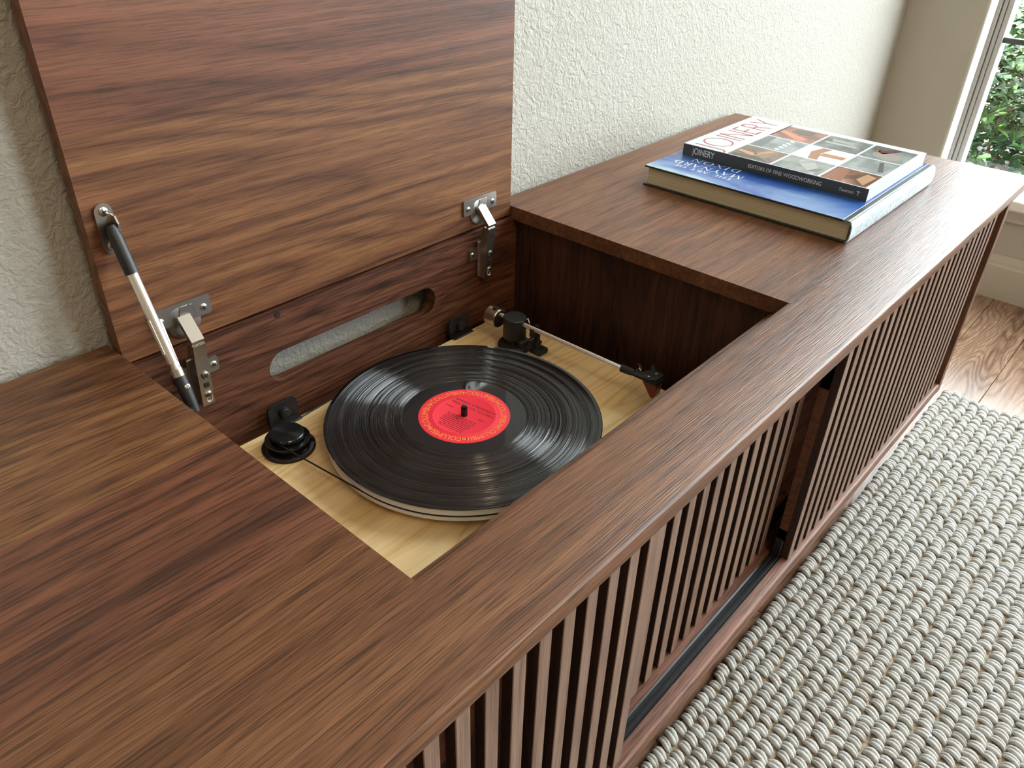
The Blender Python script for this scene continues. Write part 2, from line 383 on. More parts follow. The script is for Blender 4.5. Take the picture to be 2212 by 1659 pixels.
GL_ = {
 'M': (1.02, [_st(.1, 0, .17, 1, N_), _st(.17, 1, .52, 0, K), _st(.52, 0, .86, 1, N_), _st(.86, 1, .93, 0, K), _sf(.1, 0), _sf(.93, 0)]),
 'A': (.86, [_st(.08, 0, .43, 1, N_), _st(.43, 1, .80, 0, K), _h(.2, .68, .36, .045), _sf(.08, 0), _sf(.80, 0)]),
 'Y': (.80, [_st(.08, 1, .40, .46, K), _st(.74, 1, .40, .46, N_), _st(.40, .5, .40, 0, K), _sf(.08, 1), _sf(.74, 1), _sf(.40, 0)]),
 'N': (.88, [_st(.12, 0, .12, 1, N_), _st(.12, 1, .76, 0, K), _st(.76, 0, .76, 1, N_), _sf(.12, 0), _sf(.76, 1), _sf(.08, 1, .14)]),
 'R': (.76, [_st(.16, 0, .16, 1, K), *_arc(.2, .74, .40, .26, -90, 90, .13, .045), _st(.36, .48, .68, 0, K), _sf(.16, 0), _sf(.12, 1, .16), _sf(.7, 0, .16)]),
 'D': (.86, [_st(.16, 0, .16, 1, K), *_arc(.2, .5, .58, .5, -90, 90, .14, .045), _sf(.12, 0, .16), _sf(.12, 1, .16)]),
 'I': (.36, [_st(.18, 0, .18, 1, K), _sf(.18, 0), _sf(.18, 1)]),
 'X': (.82, [_st(.12, 1, .70, 0, K), _st(.70, 1, .12, 0, N_), _sf(.12, 1), _sf(.70, 1), _sf(.12, 0), _sf(.70, 0)]),
 'O': (.96, _arc(.48, .5, .44, .51, 0, 360, .14, .045, 28)),
 'T': (.74, [_h(.05, .69, .975, .05), _st(.37, 0, .37, 1, K), _sf(.37, 0), _st(.06, .84, .06, 1, .035), _st(.68, .84, .68, 1, .035)]),
 'H': (.88, [_st(.16, 0, .16, 1, K), _st(.72, 0, .72, 1, K), _h(.16, .72, .5, .045), _sf(.16, 0), _sf(.16, 1), _sf(.72, 0), _sf(.72, 1)]),
 'E': (.70, [_st(.16, 0, .16, 1, K), _h(.1, .6, .02, .045), _h(.1, .58, .98, .045), _h(.16, .48, .52, .045), _st(.6, 0, .6, .16, .035), _st(.58, .84, .58, 1, .035)]),
 'F': (.66, [_st(.16, 0, .16, 1, K), _h(.1, .58, .98, .045), _h(.16, .46, .52, .045), _sf(.16, 0), _st(.58, .84, .58, 1, .035)]),
 ' ': (.42, []),
}
def roman(s, size, tr=.08):
    V, F, x = [], [], 0.
    for ch in s:
        w, qs = GL_[ch]
        for q in qs:
            i = len(V); V += [((x + a) * size, b * size) for a, b in q]; F.append((i, i + 1, i + 2, i + 3))
        x += w + tr
    return V, F, x * size

# ------------------------------------------------------------------ the room
YW, XF = .437, 2.058          # wall behind the console, far wall
FZ = -TZ; CZ = 2.75; XLW, YFW = -4.6, -5.6
struct('wall_back', box(nb(), XLW - .1, XF + .2, YW, YW + .12, FZ - .05, CZ), 'wall', 'pale textured wall behind the console')
bm = nb()
box(bm, XF, XF + .15, WIN_Y1, YW + .005, FZ - .05, CZ, .006, 3)
box(bm, XF, XF + .15, YFW - .1, W2_Y0, FZ - .05, CZ); box(bm, XF, XF + .15, W2_Y1, WIN_Y0, FZ - .05, CZ)
for a_, b_ in ((WIN_Y0, WIN_Y1), (W2_Y0, W2_Y1)):
    box(bm, XF, XF + .15, a_ - .001, b_ + .001, FZ - .05, WIN_Z0); box(bm, XF, XF + .15, a_ - .001, b_ + .001, WIN_Z1, CZ)
struct('wall_right', bm, 'wall2', 'far end wall with the window')
bm = nb()                                           # the rest of the room stands behind the camera
box(bm, XLW - .12, XLW, YFW - .1, YW + .1, FZ - .05, CZ)
struct('wall_left', bm, 'wall3')
bm = nb(); box(bm, XLW, XF + .1, YFW - .12, YFW, FZ - .05, CZ)
struct('wall_front', bm, 'wall3')
struct('ceiling', box(nb(), XLW - .1, XF + .26, YFW - .1, YW + .16, CZ, CZ + .1), 'ceil')
# floor: sub-floor and planks
fl = struct('floor', box(nb(), XLW - .1, XF + .1, YFW - .1, YW + .1, FZ - .06, FZ - .0085), mat('sub_floor', (.05, .035, .025), .9), 'wide pinkish oak plank floor')
PW = .1166
pb = box(nb(), -.9, .9, 0, PW - .0011, FZ - .008, FZ, .0007, 1)
pl0 = obj('plank', pb, 'oak', fl)
first = True; rnd = random.Random(4)
for k in range(-46, 5):
    y0 = .0086 + k * PW
    xs = XLW - rnd.random() * 1.4
    if k == -1: xs = -1.16
    if k == 0: xs = -1.5
    while xs < XF + .05:
        if xs + 1.8 > XLW - .1 and y0 + PW < YW + .1:
            if first: pl0.location += Vector((xs + .9, y0, 0)); first = False; base = Vector((xs + .9, y0, 0))
            else: shift(pl0, xs + .9 - base.x, y0 - base.y)
        xs += 1.8012
# far wall: baseboard, apron, sill, window
bm = nb()
prof = [(0, FZ), (.016, FZ), (.016, -.4655), (.0135, -.4600), (.0125, -.4520), (.0095, -.4440), (.0075, -.4370), (0, -.4370)]
prism(bm, prof, lambda a, b, d: Vector((XF - a, d, b)), YFW, YW)
struct('baseboard_right', bm, 'base_paint', 'cream moulded baseboard under the window')
bm = nb(); prism(bm, [(0, FZ), (.016, FZ), (.016, -.4655), (.0095, -.4440), (.0075, -.4370), (0, -.4370)], lambda a, b, d: Vector((d, YW - a, b)), 1.30, XF - .017)
struct('baseboard_back', bm, 'base_paint', 'cream baseboard along the wall behind the console')
bm = nb(); box(bm, XF - .014, XF + .004, WIN_Y0 - .05, WIN_Y1 + .03, -.348, -.3005, .003)
struct('trim_1', bm, 'base_paint', 'cream apron moulding under the window sill')
bm = nb(); box(bm, XF - .045, XF + .085, WIN_Y0 - .06, WIN_Y1 + .045, -.311, -.283, .006, 3)
struct('trim_2', bm, 'white_paint', 'white window sill board')
bm = nb()
XG = XF + .08
for y0, y1 in ((WIN_Y1 - .0345, WIN_Y1), (WIN_Y0, WIN_Y0 + .0345)): box(bm, XG, XG + .05, y0, y1, WIN_Z0, WIN_Z1, .002)
box(bm, XG, XG + .05, WIN_Y0, WIN_Y1, WIN_Z0, WIN_Z0 + .035, .002); box(bm, XG, XG + .05, WIN_Y0, WIN_Y1, WIN_Z1 - .035, WIN_Z1, .002)
wf = struct('window_1', bm, 'vinyl_frame', 'grey framed window with a shrub outside')
bm = nb(); box(bm, XG - .012, XG + .001, WIN_Y1 - .0095, WIN_Y1, WIN_Z0 + .018, WIN_Z1, .002); obj('frame_bead', bm, 'vinyl_frame', wf)
bm = nb(); box(bm, XG - .005, XG + .001, WIN_Y1 - .021, WIN_Y1 - .0115, WIN_Z0 + .018, WIN_Z1, .0015); obj('frame_bead', bm, 'vinyl_frame', wf)
bm = nb(); box(bm, XG - .004, XG + .001, WIN_Y1 - .0345, WIN_Y1 - .023, WIN_Z0 + .018, WIN_Z1, .0015); obj('frame_bead', bm, 'vinyl_frame', wf)
for zc in (.0495, .51, .97, 1.43, 1.89):
    obj('muntin', box(nb(), XG + .004, XG + .018, WIN_Y0 + .03, WIN_Y1 - .03, zc - .0065, zc + .0065, .002), M['spine_grey'] if zc < .1 else M['vinyl_frame'], wf)
obj('pane', box(nb(), XG + .022, XG + .026, WIN_Y0 + .03, WIN_Y1 - .03, WIN_Z0 + .03, WIN_Z1 - .03), 'glass', wf)
bm = nb()
for y0, y1 in ((W2_Y1 - .0345, W2_Y1), (W2_Y0, W2_Y0 + .0345)): box(bm, XG, XG + .05, y0, y1, WIN_Z0, WIN_Z1, .002)
box(bm, XG, XG + .05, W2_Y0, W2_Y1, WIN_Z0, WIN_Z0 + .035, .002); box(bm, XG, XG + .05, W2_Y0, W2_Y1, WIN_Z1 - .035, WIN_Z1, .002)
w2 = struct('added_window', bm, 'vinyl_frame', 'added unseen second window further along the far wall')  # added opening that brightens the door fronts and the rug
obj('pane', box(nb(), XG + .022, XG + .026, W2_Y0 + .03, W2_Y1 - .03, WIN_Z0 + .03, WIN_Z1 - .03), 'glass', w2)
# white plaster return of the window opening
bm = nb(); box(bm, XF + .002, XG, WIN_Y1 - .0015, WIN_Y1 + .002, WIN_Z0 + .018, WIN_Z1, .0008); struct('trim_3', bm, 'white_paint', 'white plaster return beside the window frame')

# ------------------------------------------------------------------ garden outside the window
gz = FZ - .08
struct('ground', box(nb(), XF + .15, 9., -6, 7, gz - .2, gz), 'soil', 'bare garden soil outside the window')
sh = thing('garden_shrub', 'dense green shrub seen through the window', 'shrub', (3.05, .3, gz))
rn = np.random.default_rng(7)
def leaves(n, box_, size, seed):
    r = np.random.default_rng(seed); V, F = [], []
    (x0, x1), (y0, y1), (z0, z1) = box_
    for i in range(n):
        c = np.array([r.uniform(x0, x1), r.uniform(y0, y1), r.uniform(z0, z1)])
        a = r.uniform(0, 2 * PI); tl = r.uniform(-.5, .9)
        d = np.array([math.cos(a) * math.cos(tl), math.sin(a) * math.cos(tl), math.sin(tl)])
        s = np.cross(d, [0, 0, 1.]); s /= np.linalg.norm(s); s = s + r.normal(0, .35, 3); s /= np.linalg.norm(s)
        up = np.cross(s, d); L = size * r.uniform(.7, 1.3); w = L * .30
        P = [c, c + d * L * .35 + s * w + up * w * .35, c + d * L * .75 + s * w * .8 + up * w * .3, c + d * L, c + d * L * .75 - s * w * .8 + up * w * .3, c + d * L * .35 - s * w + up * w * .35]
        k = len(V); V += P; F += [(k, k + 1, k + 2, k + 3), (k, k + 3, k + 4, k + 5)]
    return V, F
def foliage(name, V, F, parent):
    off = ROOT[parent.name]; me = bpy.data.meshes.new(name)
    me.from_pydata([tuple(np.array(v) + np.array((0, 0, TZ)) - np.array(off)) for v in V], [], F); me.materials.append(M['leaf'])
    o = bpy.data.objects.new(name, me); COL.objects.link(o); o.parent = parent; o['kind'] = 'stuff'; ROOT[o.name] = off; return o
V, F = leaves(9000, ((2.66, 3.4), (-.5, 1.1), (-.42, .015)), .038, 1)
V2, F2 = leaves(2200, ((2.72, 3.4), (-.5, 1.1), (-.60, -.38)), .030, 2)
V3, F3 = leaves(5000, ((3.4, 3.9), (-.6, 1.6), (-.6, -.05)), .05, 3)
F2 = [tuple(i + len(V) for i in f) for f in F2]; F3 = [tuple(i + len(V) + len(V2) for i in f) for f in F3]
foliage('foliage', V + V2 + V3, F + F2 + F3, sh)
rs = random.Random(5)
for k in range(16):
    x, y = rs.uniform(2.8, 3.3), rs.uniform(-.5, .9); pts = [(x, y, gz)]
    for j in range(1, 5): pts.append((x + rs.uniform(-.05, .05) * j, y + rs.uniform(-.06, .06) * j, gz + j * .12))
    obj('stem', tube(nb(), pts, [.009, .008, .006, .005, .003], 6), 'twig', sh)

# ------------------------------------------------------------------ the console
XL, XE, Y0, YB, TH = -.45, 1.2056, -.083, .4264, .0184
XR = .5385                                   # right edge of the lid opening (left edge is 0)
YL = .401                                    # face of the raised lid
con = thing('record_console', 'long low walnut console with raised lid and slatted sliding doors', 'console', ((XL + XE) / 2, (Y0 + YB) / 2, FZ))
SEAM1, SEAM2 = .078, .219
def edge_board(x0, x1, y0, y1, name, m, front=False, right=False):
    bm = nb(); box(bm, x0, x1, y0, y1, -TH, 0)
    sel = []
    for e in bm.edges:
        a, b = e.verts[0].co, e.verts[1].co
        if front and abs(a.y - y0) < 1e-6 and abs(b.y - y0) < 1e-6: sel.append(e)
        if right and abs(a.x - x1) < 1e-6 and abs(b.x - x1) < 1e-6 and abs(a.z - b.z) < 1e-6: sel.append(e)
    if sel: bmesh.ops.bevel(bm, geom=list(set(sel)), offset=.0032, segments=4, profile=.5, affect='EDGES')
    return obj(name, bm, m, con, smooth=40)
YS = -.0032
edge_board(XL, XE, Y0, YS, 'top_board', 'top_front', True, True)
edge_board(XL, 0, YS, SEAM1, 'top_board', 'top_front')
edge_board(XL, 0, SEAM1, SEAM2, 'top_board', 'top_mid')
edge_board(XL, 0, SEAM2, YB, 'top_board', 'top_back')
edge_board(XR, XE, YS, SEAM1, 'top_board', 'top_front', right=True)
edge_board(XR, XE, SEAM1, SEAM2, 'top_board', 'top_right', right=True)
edge_board(XR, XE, SEAM2, YB, 'top_board', 'top_right', right=True)
bm = nb(); prism(bm, [(YS, 0), (YS, -TH), (.0008, -TH), (.0008, -.0022), (.0002, -.0012), (-.0010, -.0003)], lambda a, b, d: Vector((d, a, b)), 0, XR); obj('eased_edge', bm, 'top_front', con)
# carcass
YC = -.0715                                  # front of the case under the overhanging top
XI = XE - .0125
for x0, x1 in ((XI - .0185, XI), (XL + .0125, XL + .031)):
    obj('side_panel', box(nb(), x0, x1, YC, .4125, -.396, -TH, .0008, 1), 'side', con)
bm = nb(); box(bm, XL + .0312, XI - .0187, YC, .4125, -.396, -.375)
es = [e for e in bm.edges if abs(e.verts[0].co.y - YC) < 1e-6 and abs(e.verts[1].co.y - YC) < 1e-6 and abs(e.verts[0].co.z - e.verts[1].co.z) < 1e-6]
bmesh.ops.bevel(bm, geom=es, offset=.0035, segments=3, profile=.5, affect='EDGES')
obj('bottom_board', bm, 'base', con, smooth=40)
def track(y0, y1):
    poly = [(y0, -.3752), (y0, -.3738)]
    w = (y1 - y0)
    for a, h in ((.16, 0), (.20, 1.), (.42, 1.), (.46, 0.), (.56, 0), (.60, 1.), (.82, 1.), (.86, 0)):
        poly.append((y0 + a * w, -.3746 + .0016 * h))
    poly += [(y1, -.3738), (y1, -.3752)]
    bm = nb(); prism(bm, poly, lambda a, b, d: Vector((d, a, b)), XL + .032, XI - .019); return obj('door_track', bm, 'track', con)
track(-.0565, -.0415); track(-.0215, -.0065)
# back panel of the turntable bay with its stadium-shaped cable slot
sl = rrect(.1440, .3915, -.1032, -.0645, .01934, 10)
bm = nb(); prism(bm, [(-.012, -.374), (.552, -.374), (.552, -.0152), (-.012, -.0152)], lambda a, b, d: Vector((a, d, b)), .3975, .415, [sl])
obj('back_panel', bm, 'panel', con)
bm = nb(); lathe(bm, [(0, 0), (.0035, 0), (.0035, .0006), (0, .0006)], (.1638, .3969, -.0205), 12, (0, 1, 0)); obj('knot', bm, 'matte', con, label='small dark pin knot in the back panel')
obj('rear_panel', box(nb(), XL + .031, -.013, .4, .412, -.375, -TH), 'panel', con)
obj('rear_panel', box(nb(), .566, XI - .019, .4, .412, -.375, -TH), 'panel', con)
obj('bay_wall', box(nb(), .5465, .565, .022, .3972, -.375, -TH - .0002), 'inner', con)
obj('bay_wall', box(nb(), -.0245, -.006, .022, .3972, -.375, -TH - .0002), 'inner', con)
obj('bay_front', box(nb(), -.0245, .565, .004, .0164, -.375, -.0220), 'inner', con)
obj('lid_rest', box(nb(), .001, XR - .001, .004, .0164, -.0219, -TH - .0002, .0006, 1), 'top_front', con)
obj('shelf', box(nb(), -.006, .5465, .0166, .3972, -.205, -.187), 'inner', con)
for x in (XL + .12, XE - .14):
    for y in (.05, .34):
        bm = nb(); lathe(bm, [(0, FZ), (.011, FZ), (.012, FZ + .003), (.019, -.3962), (0, -.3962)], (x, y, 0), 20); obj('leg', bm, 'side', con, smooth=40)
# sliding doors
def door(x0, x1, slats, yf, name_label):
    zt, zb = -.0200, -.3742
    bm = nb(); yb = yf + .0102
    box(bm, x0, x1, yb, yb + .011, -.108, zt); box(bm, x0, x1, yb, yb + .011, zb, zb + .045)
    box(bm, x0, x0 + .03, yb, yb + .011, zb, zt); box(bm, x1 - .03, x1, yb, yb + .011, zb, zt)
    d = obj('sliding_door', bm, 'rail', con, label=name_label)
    s0 = None
    for xs in slats:
        if s0 is None:
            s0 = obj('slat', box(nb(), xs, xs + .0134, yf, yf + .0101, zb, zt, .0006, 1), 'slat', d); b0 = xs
            s0.data.materials.append(M['slat_side_shade'])            # shade between the slats, painted onto their flanks
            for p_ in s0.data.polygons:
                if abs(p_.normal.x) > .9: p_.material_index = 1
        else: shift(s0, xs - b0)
    return d
PT = .02689
la = [-.0543 + k * PT for k in range(-14, 10) if -.0543 + k * PT > XL + .034]
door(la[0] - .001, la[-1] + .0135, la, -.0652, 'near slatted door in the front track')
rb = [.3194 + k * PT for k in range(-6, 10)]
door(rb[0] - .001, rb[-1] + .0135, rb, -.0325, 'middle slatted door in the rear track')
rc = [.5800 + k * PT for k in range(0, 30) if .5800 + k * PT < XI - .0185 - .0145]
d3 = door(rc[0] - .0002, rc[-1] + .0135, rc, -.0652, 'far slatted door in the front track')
obj('guide_block', box(nb(), rc[0] - .004, rc[0] + .012, -.0545, -.0435, -.3740, -.345, .001, 1), 'track', d3)

# raised lid
zl0, LH = -.0115, .418
def lidz(a, b, name, m, par):
    bm = nb(); box(bm, .0012, XR - .0012, YL, YL + .0172, a, b); return obj(name, bm, m, par)
lid = lidz(zl0, zl0 + .212, 'lid', 'lid_low', con); lid['label'] = 'raised walnut lid'
lidz(zl0 + .212, zl0 + LH, 'lid_board', 'lid_mid', lid)

# hinges
def screw(bm_unused, c, ax, r, par, recess=True):
    n = Vector(ax).normalized(); c = Vector(c)
    bm = nb(); lathe(bm, [(0, .0), (r, .0), (r, .0006), (r * .75, .0013), (0, .0015)], c, 18, n); o = obj('screw', bm, 'nickel', par, smooth=50)
    u, w, _ = frame_of(n); bm = nb()
    a = math.radians(25); u2 = u * math.cos(a) + w * math.sin(a); w2 = n.cross(u2)
    for p, q in ((u2, w2), (w2, u2)):
        L, T = r * .55, r * .13; vs_ = [c + n * .00155 + p * sx * L + q * sy * T for sx, sy in ((-1, -1), (1, -1), (1, 1), (-1, 1))]
        vt = [v - n * .0008 for v in vs_]; A = [bm.verts.new(v) for v in vs_]; Bq = [bm.verts.new(v) for v in vt]
        bm.faces.new(A); bm.faces.new(Bq[::-1])
        for i in range(4): bm.faces.new((A[i], A[(i + 1) % 4], Bq[(i + 1) % 4], Bq[i]))
    return o, bm
def hinge(cx):
    X = cx
    # arm: side profile swept across its width
    pr = [(.3770, -.0075), (.3795, -.0225), (.3838, -.0800), (.3945, -.0800), (.3945, -.0300), (.3900, -.0120), (.3850, -.0060)]
    bm = nb(); prism(bm, pr, lambda a, b, d: Vector((d, a, b)), X - .0065, X + .0065)
    h = obj('hinge', bm, 'nickel2', con, label='nickel concealed hinge')
    # cup plate on the lid
    out = rrect(X - .030, X + .030, .0097, .0300, .003, 4); hole = rrect(X - .0115, X + .0125, .0105, .0262, .006, 5)
    bm = nb(); prism(bm, out, lambda a, b, d: Vector((a, d, b)), YL - .0026, YL - .0004, [hole]); obj('cup_plate', bm, 'nickel2', h)
    bm = nb(); lathe(bm, [(0, 0), (.0165, 0), (.0178, .0006), (.0178, .0018), (0, .0018)], (X + .0005, YL - .0019, .0100), 36, (0, 1, 0)); obj('hinge_cup', bm, 'nickel2', h, smooth=40)
    bm = nb()                                   # faceted pocket inside the cup
    prism(bm, [(X - .004, .0135), (X + .0115, .0135), (X + .0115, .0255), (X - .001, .0255)], lambda a, b, d: Vector((a, d - (.0255 - b) * .05, b)), YL - .0030, YL - .0019)
    obj('cup_pocket', bm, 'nickel', h)
    # link between cup and arm
    ln = [(.3990, .0150), (.3955, .0185), (.3765, -.0020), (.3780, -.0068), (.3815, -.0062)]
    bm = nb(); prism(bm, ln, lambda a, b, d: Vector((d, a, b)), X - .0068, X + .0062); obj('link', bm, 'nickel', h)
    # mounting wing on the panel
    bm = nb(); prism(bm, rrect(X - .024, X + .024, -.0530, -.0365, .003, 4), lambda a, b, d: Vector((a, d, b)), .3950, .3973)
    obj('mounting_plate', bm, 'nickel2', h)
    bm = nb(); box(bm, X - .0095, X + .0095, .3925, .3973, -.078, -.028, .001, 1); obj('mounting_plate', bm, 'nickel2', h)
    for c, ax, r in (((X - .0222, YL - .0026, .0178), (0, -1, 0), .0036), ((X + .0222, YL - .0026, .0178), (0, -1, 0), .0036),
                     ((X + .001, .3807, -.0440), (0, -1, -.07), .0042), ((X + .001, .3826, -.0675), (0, -1, -.07), .0036), ((X + .0185, .3950, -.0450), (0, -1, 0), .0036), ((X - .0185, .3950, -.0450), (0, -1, 0), .0036)):
        o, bs = screw(None, c, ax, r, h); obj('screw_slot', bs, 'slotdark', h)
    bm = nb(); prism(bm, rrect(X - .0020, X + .0032, -.0580, -.0530, .001, 2), lambda a, b, d: Vector((a, d, b)), .3808, .3822); obj('slot', bm, 'matte', h)
    bm = nb(); prism(bm, rrect(X - .0024, X + .0044, -.0770, -.0615, .003, 4), lambda a, b, d: Vector((a, d, b)), .38245, .3840, [rrect(X - .0014, X + .0034, -.0762, -.0623, .0022, 4)]); obj('slot_rim', bm, 'steel', h)
    return h
hinge(.0640); hinge(.4763)
# lid stay
T0, T1 = Vector((.0185, .3930, .1250)), Vector((.0205, .3175, -.0350))
dv = (T1 - T0).normalized(); Ls = (T1 - T0).length
def P(s_): return T0 + dv * s_
bm = nb(); cyl(bm, P(.043), P(.128), .0046, 20); stay = obj('lid_stay', bm, 'steel', con, smooth=40, label='silver telescopic lid stay with black end sockets')
bm = nb(); prism(bm, rrect(.0105, .0258, .0960, .1410, .0076, 8), lambda a, b, d: Vector((a, d, b)), YL - .0025, YL - .0002); obj('stay_bracket', bm, 'nickel', stay)
bm = nb(); prism(bm, [(.3985, .130), (.3930, .130), (.3890, .124), (.3890, .112), (.3985, .106)], lambda a, b, d: Vector((d, a, b)), .0235, .0250); obj('bracket_ear', bm, 'nickel', stay)
o, bs = screw(None, (.0181, YL - .0025, .1338), (0, -1, 0), .0040, stay); obj('screw_slot', bs, 'slotdark', stay)
o, bs = screw(None, (.0181, YL - .0025, .1030), (0, -1, 0), .0040, stay); obj('screw_slot', bs, 'slotdark', stay)
bm = nb(); tube(bm, [P(.002), P(.006), P(.012), P(.045)], [.0035, .0048, .0058, .0058], 20); obj('upper_socket', bm, 'black', stay, smooth=40)
bm = nb(); cyl(bm, P(.126), P(.153), .0032, 16); obj('piston_rod', bm, 'steel', stay, smooth=40)
u_, w_, _ = frame_of(dv)
bm = nb(); tube(bm, [P(.090) + Vector((.0042, -.0008, 0)), P(.150) + Vector((.0020, -.0006, 0))], .0019, 8); obj('guide_rail', bm, 'nickel', stay)
bm = nb(); tube(bm, [P(.086) + Vector((-.0042, -.0012, 0)), P(.118) + Vector((-.0042, -.0012, 0))], .0018, 8); obj('guide_rail', bm, 'nickel', stay)
bm = nb(); tube(bm, [P(.128), P(.134), P(.1341), P(.142)], [.0036, .0042, .0056, .0056], 18); obj('collar', bm, 'nickel', stay, smooth=40)
bm = nb(); tube(bm, [P(.141), P(.156), P(.176)], [.0058, .0062, .0050], 18); obj('lower_socket', bm, 'black', stay, smooth=40)
nrm = Vector((.2, -1, .55)).normalized(); o, bs = screw(None, P(.152) + nrm * .0055, nrm, .0030, stay); obj('screw_slot', bs, 'slotdark', stay)
bm = nb(); box(bm, -.0058, .017, P(.174).y - .012, P(.174).y + .012, P(.174).z - .02, P(.174).z + .004, .002); obj('wall_bracket', bm, 'nickel', stay)

# ------------------------------------------------------------------ turntable
ZP = -.145; CXR, CYR, ZR = .2668, .2209, -.1175
tt = thing('turntable', 'maple turntable with silver platter set inside the open console bay', 'turntable', (.29, .223, -.187))
obj('plinth', box(nb(), .079, .4996, .064, .3825, ZP - .032, ZP, .0012, 2), 'maple', tt)
for x in (.12, .46):
    for y in (.10, .345):
        bm = nb(); lathe(bm, [(0, -.1868), (.016, -.1868), (.018, -.184), (.018, -.1771), (0, -.1771)], (x, y, 0), 20); obj('foot', bm, 'black', tt, smooth=40)
bm = nb(); lathe(bm, [(0, -.1355), (.1465, -.1355), (.1485, -.1345), (.1488, -.1297), (.1478, -.1294), (.1478, -.1277), (.1488, -.1274), (.1488, -.1205), (.1480, -.1197), (0, -.1197)], (CXR, CYR, 0), 160)
obj('platter', bm, 'alu', tt, smooth=35)
bm = nb(); lathe(bm, [(0, ZP), (.04, ZP), (.04, -.1356), (0, -.1356)], (CXR, CYR, 0), 32); obj('sub_platter', bm, 'black', tt, smooth=40)
bm = nb(); lathe(bm, [(.0037, -.1196), (.0037, -.1072), (.0030, -.1058), (0, -.1054)], (CXR, CYR, 0), 20); obj('spindle', bm, 'gloss', tt, smooth=40)
MX, MY = .1205, .3420
bm = nb(); lathe(bm, [(0, ZP + .0001), (.0285, ZP + .0001), (.0285, ZP + .0030), (.0270, ZP + .0042), (.0215, ZP + .0046), (.0215, -.1362), (0, -.1362)], (MX, MY, 0), 56); obj('motor_base', bm, 'gloss', tt, smooth=35)
bm = nb(); lathe(bm, [(0, -.1362), (.0200, -.1362), (.0232, -.1345), (.0238, -.1325), (.0238, -.1313), (.0150, -.1308), (.0150, -.1292), (.0178, -.1288), (.0183, -.1283), (.0183, -.1248), (.0176, -.1240), (.0176, -.1240)], (MX, MY, 0), 64)
obj('motor_pulley', bm, 'gloss', tt, smooth=35)
bm = nb(); lathe(bm, [(.0176, -.1240), (.0170, -.1239), (0, -.1239)], (0, 0, 0), 64); cap = obj('pulley_cap', bm, 'spun', tt, smooth=35)
# the cap keeps its own origin at its centre so that the spun finish runs round it
off = ROOT[tt.name]
for v in cap.data.vertices: v.co += off - Vector((0, 0, TZ)); v.co.z += .1239
cap.location = Vector((MX, MY, -.1239 + TZ)) - off
# belt: round the pulley and the platter
ca, cb = Vector((MX, MY)), Vector((CXR, CYR)); ra, rb_ = .0152, .1484; d = cb - ca; L = d.length
th0 = math.atan2(d.y, d.x); be = math.acos((ra - rb_) / L)
pts = []
for k in range(25):                         # far side of the pulley
    a = th0 + be + (2 * PI - 2 * be) * k / 24; pts.append((ca.x + ra * math.cos(a), ca.y + ra * math.sin(a), -.1300))
for k in range(81):
    a = th0 - be + (2 * be) * k / 80; pts.append((cb.x + rb_ * math.cos(a), cb.y + rb_ * math.sin(a), -.1286))
bm = nb(); tube(bm, pts, .00095, 6, closed=True); obj('drive_belt', bm, 'matte', tt, smooth=60)
# dust cover hinge brackets at the back of the plinth
def bracket(x0):
    bm = nb(); prism(bm, rrect(x0, x0 + .0370, -.1460, -.1190, .0045, 4), lambda a, b, d: Vector((a, d, b)), .3850, .3880); b = obj('cover_bracket', bm, 'black', tt)
    box_b = nb(); box(box_b, x0 + .001, x0 + .036, .3755, .3860, -.1449, -.1424, .0008, 1); obj('bracket_foot', box_b, 'black', b)
    bm = nb(); lathe(bm, [(0, -.0058), (.0050, -.0058), (.0062, -.0050), (.0066, 0), (0, 0)], (x0 + .0185, .3850, -.1318), 24, (0, 1, 0)); obj('bumper', bm, 'black', b, smooth=40)
bracket(.1265); bracket(.4040)
# tonearm
TX, TY = .4460, .3075; AZ = -.1050
bm = nb(); lathe(bm, [(0, ZP + .0001), (.0205, ZP + .0001), (.0215, ZP + .002), (.0215, ZP + .0075), (.0195, ZP + .010), (.012, ZP + .0105), (.012, -.128), (0, -.128)], (TX, TY, 0), 40); arm = obj('tonearm_base', bm, 'matte', tt, smooth=35)
bm = nb(); lathe(bm, [(0, -.1275), (.0148, -.1275), (.0152, -.1265), (.0152, -.0995), (.0142, -.0982), (0, -.0980)], (TX, TY, 0), 40); obj('tonearm_tower', bm, 'black', arm, smooth=35)
bm = nb(); cyl(bm, (TX + .001, TY - .013, AZ), (TX + .006, .1400, AZ - .002), .00315, 18); obj('arm_tube', bm, 'steel', arm, smooth=40)
bm = nb(); cyl(bm, (TX, TY + .013, AZ), (TX - .0005, TY + .034, AZ), .0030, 16); obj('counterweight_shaft', bm, 'steel', arm, smooth=40)
bm = nb(); lathe(bm, [(0, .0), (.0118, 0), (.0128, .001), (.0128, .0175), (.0118, .0185), (0, .0185)], (TX, TY + .026, AZ - .0065), 36, (0, 1, 0)); cw = obj('counterweight', bm, 'brass', arm, smooth=35)
bm = nb(); lathe(bm, [(0, -.0004), (.0112, -.0004), (.0112, .0006), (0, .0006)], (TX, TY + .0257, AZ - .0065), 30, (0, 1, 0)); obj('counterweight_face', bm, 'matte', arm, smooth=40)
bm = nb(); box(bm, TX - .0045, TX + .0035, TY + .030, TY + .036, AZ + .0045, AZ + .0085, .0012); obj('counterweight_clip', bm, 'matte', arm)
bm = nb(); tube(bm, [(TX + .0148, TY - .004, -.1085), (TX + .019, TY - .006, -.1065), (TX + .0175, TY - .0105, -.1115), (TX + .0155, TY - .0105, -.116)], .0010, 8); obj('anti_skate_wire', bm, 'steel', arm, smooth=60)
